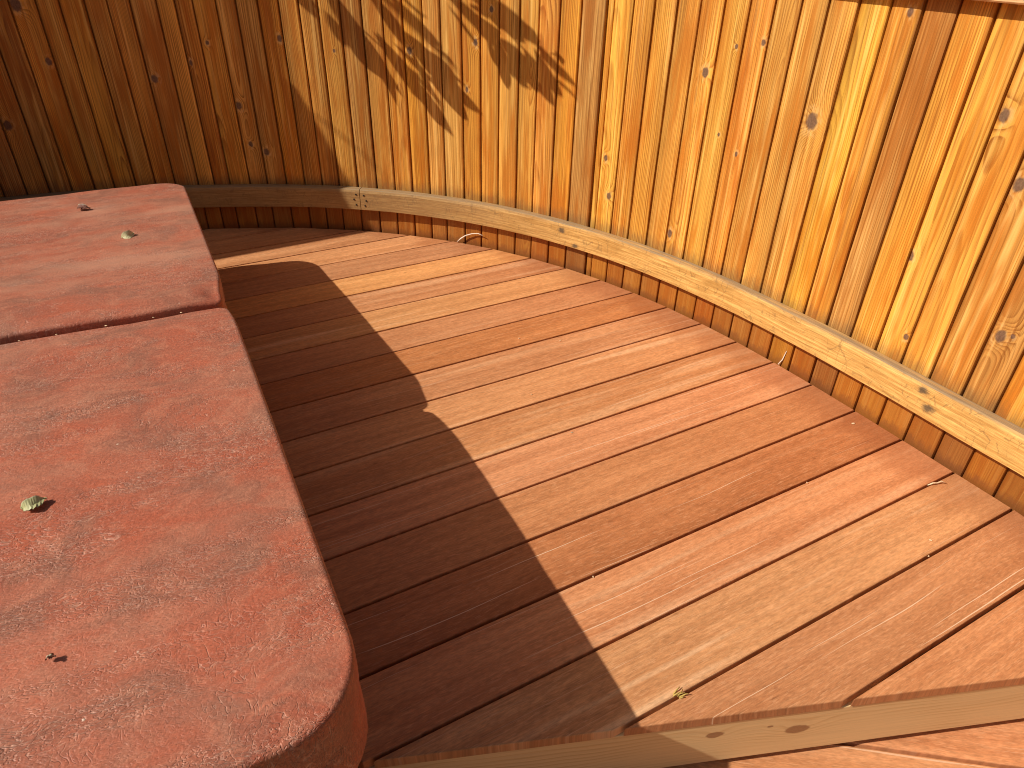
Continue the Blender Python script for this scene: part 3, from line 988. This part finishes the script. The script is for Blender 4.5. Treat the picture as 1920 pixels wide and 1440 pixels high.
# crumbs caught in the crease
M_CHIP = mat_plain('pale_chip', (0.80, 0.60, 0.38), 0.7, 0.2, 0.3, 200)
M_TWIG = mat_plain('bleached_twig', (0.78, 0.66, 0.54), 0.7, 0.2, 0.3, 300)
M_MOSS = mat_plain('dry_moss', (0.52, 0.36, 0.10), 0.8, 0.2, 0.6, 500)
def crumb_mesh(name, s_, seed):
    r_ = random.Random(seed)
    bm = bmesh.new()
    bmesh.ops.create_icosphere(bm, subdivisions=1, radius=1)
    for v_ in bm.verts:
        v_.co *= r_.uniform(0.6, 1.15)
        v_.co = Vector((v_.co.x * s_, v_.co.y * s_ * 0.6, v_.co.z * s_ * 0.3))
    return bm_mesh(name, bm)
PLACE = [((0.018, 1.889), 0.0040, 'pale chip on a dark board in the middle of the deck'),
         ((0.147, 1.880), 0.0038, 'pale chip lodged on a board gap right of the middle chip'),
         ((0.906, 1.063), 0.0038, 'brightest pale chip on the streaky board near the fence'),
         ((0.879, 1.017), 0.0034, 'pale chip in the board gap below the brightest chip'),
         ((0.701, 1.239), 0.0034, 'pale chip on a board gap at right of the deck'),
         ((0.905, 1.479), 0.0050, 'flat pale flake on the brown board end by the fence'),
         ((0.171, 0.942), 0.0032, 'tiny pale chip in a board gap near the tub shadow'),
         ((0.054, 1.581), 0.0036, 'pale chip on a board gap just outside the tub shadow')]
for j, ((x_, y_), s_, lab) in enumerate(PLACE):
    o = link('wood_chip', crumb_mesh('wood_chip', s_, j), None, M_CHIP)
    o.location = (x_, y_, 0.0018)
    o.rotation_euler = (0, 0, j * 1.3)
    tag(o, lab, 'wood chip', 'pale wood chips on the deck')
o = link('seed_husk', crumb_mesh('seed_husk', 0.0036, 44), None, M_DRY)
o.location = (0.156, 1.412, 0.0015)
tag(o, 'small dark husk lying on the sunlit middle of the deck', 'husk')
for j, (e_, sc) in enumerate(((-0.10, 0.0034), (-0.155, 0.0030), (-0.245, 0.0032), (-0.335, 0.003), (-0.40, 0.0028))):
    q = TM + te * e_ + tn * 0.008
    o = link('leaf_crumb', crumb_mesh('leaf_crumb', sc, 70 + j), None, M_CHIP)
    o.location = (q.x, q.y, 0.3755)
    tag(o, ('pale crumb nearest the open end of the cover crease', 'second pale crumb in the cover crease from its right end',
            'third pale crumb in the cover crease from its right end', 'fourth pale crumb in the cover crease from its right end',
            'leftmost visible pale crumb in the cover crease')[j], 'crumb', 'crumbs in the cover crease')
def stick(name, pts, rads, mat, label, cat):
    vs, fs = tube(pts, rads, 7)
    b = Vector(pts[0])
    o = link(name, mesh(name, [Vector(v_) - b for v_ in vs], fs, True), None, mat)
    o.location = b
    return tag(o, label, cat)
stick('curved_twig', [(-0.235, 2.655, 0.003), (-0.220, 2.652, 0.020), (-0.200, 2.643, 0.036), (-0.172, 2.632, 0.049), (-0.148, 2.622, 0.054), (-0.128, 2.612, 0.049)],
      [0.0026, 0.0026, 0.0024, 0.0022, 0.0020, 0.0014], M_TWIG, 'pale curved twig leaning up against the fence foot', 'twig')
stick('dry_straw', [(0.795, 1.768, 0.002), (0.803, 1.766, 0.02), (0.806, 1.762, 0.052)], [0.0022, 0.0018, 0.0008], M_TWIG,
      'dry straw standing at a board end against the right fence foot', 'straw')
stick('wood_shaving', [(0.985, 1.240, 0.002), (0.998, 1.243, 0.006), (1.010, 1.246, 0.004), (1.020, 1.249, 0.007), (1.034, 1.247, 0.002)], [0.0010, 0.002, 0.0016, 0.0018, 0.0008], M_CHIP,
      'thin curled shaving on a board gap near the right fence foot', 'shaving')
tuft = empty('moss_tuft', (0.288, 0.688, 0.0))
tag(tuft, 'yellow-green dry tuft stuck in a board gap near the deck edge', 'moss')
rt = random.Random(3)
for j in range(7):
    a = rt.uniform(-0.5, 0.5) + 0.5
    L = rt.uniform(0.008, 0.02)
    p0 = Vector((rt.uniform(-0.012, 0.012), rt.uniform(-0.006, 0.006), -0.002))
    p1 = p0 + Vector((math.cos(a) * L * 0.6, math.sin(a) * L * 0.6, 0.007))
    p2 = p0 + Vector((math.cos(a) * L, math.sin(a) * L, rt.uniform(0.003, 0.010)))
    vs, fs = tube([p0, p1, p2], [0.0016, 0.0012, 0.0005], 5)
    link('strand', mesh('strand', vs, fs, True), tuft, M_MOSS)

# ------------------------------------------------------------------ tree beyond the far side, whose low sprays shade the fence
LEAVES = [((-0.698, 2.777, 0.91), (-0.553, 2.757, 0.662), 0.052), ((-0.634, 2.77, 0.814), (-0.453, 2.736, 0.502), 0.048), ((-0.604, 2.766, 0.747), (-0.499, 2.747, 0.592), 0.052), ((-0.523, 2.752, 0.75), (-0.34, 2.706, 0.511), 0.052), ((-0.453, 2.736, 0.667), (-0.238, 2.671, 0.412), 0.044), ((-0.531, 2.753, 0.883), (-0.352, 2.709, 0.673), 0.044), ((-0.404, 2.724, 0.756), (-0.238, 2.671, 0.539), 0.056), ((-0.332, 2.704, 0.674), (-0.129, 2.627, 0.505), 0.04), ((-0.335, 2.704, 0.621), (-0.182, 2.65, 0.48), 0.048), ((-0.349, 2.709, 0.708), (-0.217, 2.663, 0.595), 0.044), ((-0.472, 2.741, 0.885), (-0.271, 2.683, 0.713), 0.032), ((-0.777, 2.783, 0.892), (-0.735, 2.78, 0.79), 0.036), ((-0.693, 2.777, 0.812), (-0.609, 2.766, 0.695), 0.044), ((-0.378, 2.717, 0.563), (-0.264, 2.681, 0.442), 0.028), ((-0.264, 2.681, 0.893), (-0.098, 2.612, 0.759), 0.036), ((-0.189, 2.652, 0.912), (0.071, 2.521, 0.758), 0.052), ((-0.136, 2.63, 0.853), (0.018, 2.553, 0.753), 0.048), ((-0.091, 2.609, 0.776), (-0.037, 2.582, 0.6), 0.04), ((-0.073, 2.6, 0.761), (0.048, 2.535, 0.641), 0.052), ((0.011, 2.556, 0.736), (0.124, 2.488, 0.567), 0.048), ((0.046, 2.537, 0.74), (0.149, 2.471, 0.601), 0.04), ((0.063, 2.526, 0.726), (0.194, 2.44, 0.637), 0.024), ((-0.028, 2.578, 0.813), (0.063, 2.526, 0.758), 0.036), ((-0.173, 2.646, 0.835), (-0.064, 2.596, 0.778), 0.04), ((-0.006, 2.566, 0.702), (0.086, 2.512, 0.612), 0.048), ((0.116, 2.493, 0.739), (0.147, 2.473, 0.711), 0.016)]
TW = [[(-0.733, 2.78, 0.941), (-0.634, 2.77, 0.814), (-0.453, 2.736, 0.667), (-0.335, 2.704, 0.603)], [(-0.28, 2.687, 0.954), (-0.136, 2.63, 0.853), (0.011, 2.556, 0.736), (0.082, 2.515, 0.679)]]
M_FOL = mat_leaf('tree_leaf', (0.07, 0.12, 0.03), (0.11, 0.17, 0.04))
tree = empty('overhanging_tree', (-4.6, 2.0, -0.6))
tag(tree, 'narrow-leaved tree beyond the fence whose sprays throw leaf shadows on the boards', 'tree')
TO = Vector((-4.6, 2.0, -0.6))
DIST = 1.05
def off(p_, d): return Vector(p_) + sund * d - TO
wood_v, wood_f = [], []
def addtube(pts, rads, n_=8):
    vs, fs = tube(pts, rads, n_)
    b = len(wood_v)
    wood_v.extend(vs)
    wood_f.extend([tuple(b + q for q in f) for f in fs])
bough = [Vector((0, 0, 0)), Vector((0.1, 0.05, 1.4)), Vector((0.35, 0.15, 2.6)), Vector((1.1, 0.3, 3.15)), Vector((2.0, 0.45, 3.1)), Vector((2.6, 0.55, 2.85))]
addtube(bough, [0.075, 0.062, 0.048, 0.032, 0.018, 0.009], 10)
tw_pts = []
for k, tw in enumerate(TW):
    pts = [bough[3 + k]] + [off(q, DIST) for q in tw]
    pts[0] = bough[4 if k else 3] * 1.0
    addtube([pts[0], (pts[0] + pts[1]) / 2 + Vector((0, 0, 0.08))] + pts[1:], [0.012, 0.008, 0.0045, 0.0035, 0.0025, 0.0012], 6)
link('trunk', mesh('trunk', wood_v, wood_f, True), tree, M_BARK)
rl = random.Random(8)
fv, ff = [], []
def addleaf(a, b, wd, nrm):
    d = (b - a)
    L = d.length
    d = d / L
    side = d.cross(nrm).normalized()
    up = side.cross(d)
    base = len(fv)
    seg = 8
    for i in range(seg + 1):
        s_ = i / seg
        ww = wd * 0.5 * max(0.02, math.sin(math.pi * s_ ** 0.8)) ** 0.9
        c_ = a + d * (L * s_) + up * (0.02 * math.sin(math.pi * s_))
        for k in (-1, 0, 1):
            fv.append(c_ + side * (k * ww) + up * (abs(k) * ww * 0.25))
    for i in range(seg):
        for k in (0, 1):
            q = base + i * 3 + k
            ff.append((q, q + 1, q + 4, q + 3))
for a, b, wd in LEAVES:
    d = DIST + rl.uniform(-0.2, 0.2)
    A_, B_ = off(a, d + rl.uniform(-0.03, 0.03)), off(b, d + rl.uniform(-0.08, 0.08))
    for q_ in range(2):
        cA = A_ + Vector((rl.gauss(0, .018), rl.gauss(0, .012), rl.gauss(0, .02)))
        dB = (B_ - A_) * rl.uniform(0.55, 0.9)
        ax_ = Matrix.Rotation(rl.uniform(-0.35, 0.35), 3, sund)
        addleaf(cA, cA + ax_ @ dB, wd * rl.uniform(0.3, 0.5), sund + Vector((rl.uniform(-.3, .3), rl.uniform(-.3, .3), rl.uniform(-.3, .3))))
    addleaf(A_, B_, wd * 0.98, sund + Vector((rl.uniform(-.3, .3), rl.uniform(-.3, .3), rl.uniform(-.3, .3))))
# the rest of the spray higher up
for j in range(160):
    k = rl.uniform(2.4, 4.99)
    i0 = int(k)
    q = bough[i0].lerp(bough[min(i0 + 1, 5)], k - i0)
    dv = Vector((rl.gauss(0, 1), rl.gauss(0, 1), rl.gauss(0.6, 0.7))).normalized()
    a = q + dv * rl.uniform(0.02, 0.35) + Vector((0, 0, 0.05))
    b = a + (dv + Vector((0.5, 0, -0.3))).normalized() * rl.uniform(0.12, 0.26)
    if b.z < 2.5:
        continue
    addleaf(a, b, rl.uniform(0.02, 0.035), Vector((rl.gauss(0, 1), rl.gauss(0, 1), 1)).normalized())
fo = link('foliage', mesh('foliage', fv, ff, True), tree, M_FOL)

# ------------------------------------------------------------------ added, unseen screen and block that cast the shade at left
SD = math.radians(31.4)
HE = 1.45
SQ = Vector((-0.615 + SA * HE, 2.748 + SB * HE, 0))     # a point under the top edge of the screen
screen = empty('shadow_screen', SQ, SD)
tag(screen, 'added unseen, shade-casting screen standing on the deck behind the hot tub', 'screen')
M_SCREEN = mat_plain('screen_boarding', (0.36, 0.19, 0.07), 0.7, 0.2, 0.5, 9)
nb_ = 12
for j in range(nb_):
    x0 = -1.15 + 1.62 * j / nb_
    b = prism([(x0, 0.0), (x0 + 1.62 / nb_ - 0.0003, 0.0), (x0 + 1.62 / nb_ - 0.0003, 0.022), (x0, 0.022)], 0.40 if j >= nb_ - 2 else 0.012, HE)
    link('screen_board', bm_mesh('screen_board', b), screen, M_SCREEN)
for x0 in (-1.0, -0.4, 0.25):
    b = prism([(x0, 0.026), (x0 + 0.07, 0.026), (x0 + 0.07, 0.09), (x0, 0.09)], 0.004, HE - 0.03)
    link('post', bm_mesh('post', b), screen, M_SCREEN)
SC = Vector((-0.865 + SA * 1.5, 2.786 + SB * 1.5, -0.62))    # near corner of the added shadow-casting block
hs = Vector((sund.x, sund.y, 0)).normalized()
blocker = empty('shadow_blocker', SC, math.atan2(hs.y, hs.x))
tag(blocker, 'added unseen, shade-casting shed standing just outside the fence beyond the hot tub', 'blocker')
M_BLOCKER = mat_plain('blocker_boarding', (0.30, 0.17, 0.08), 0.7, 0.2, 0.5, 9)
M_ROOF = mat_plain('blocker_roofing', (0.10, 0.095, 0.09), 0.9, 0.1, 0.5, 30)
b = prism([(0.0, 0.0), (1.6, 0.0), (1.6, -1.6), (0.0, -1.6)], 0.0, 3.3)
link('wall', bm_mesh('blocker_wall', b), blocker, M_BLOCKER)
b = prism([(-0.05, 0.0), (1.65, 0.0), (1.65, -1.65), (-0.05, -1.65)], 3.304, 3.38, 0.004, 1)
link('roof', bm_mesh('blocker_roof', b), blocker, M_ROOF)
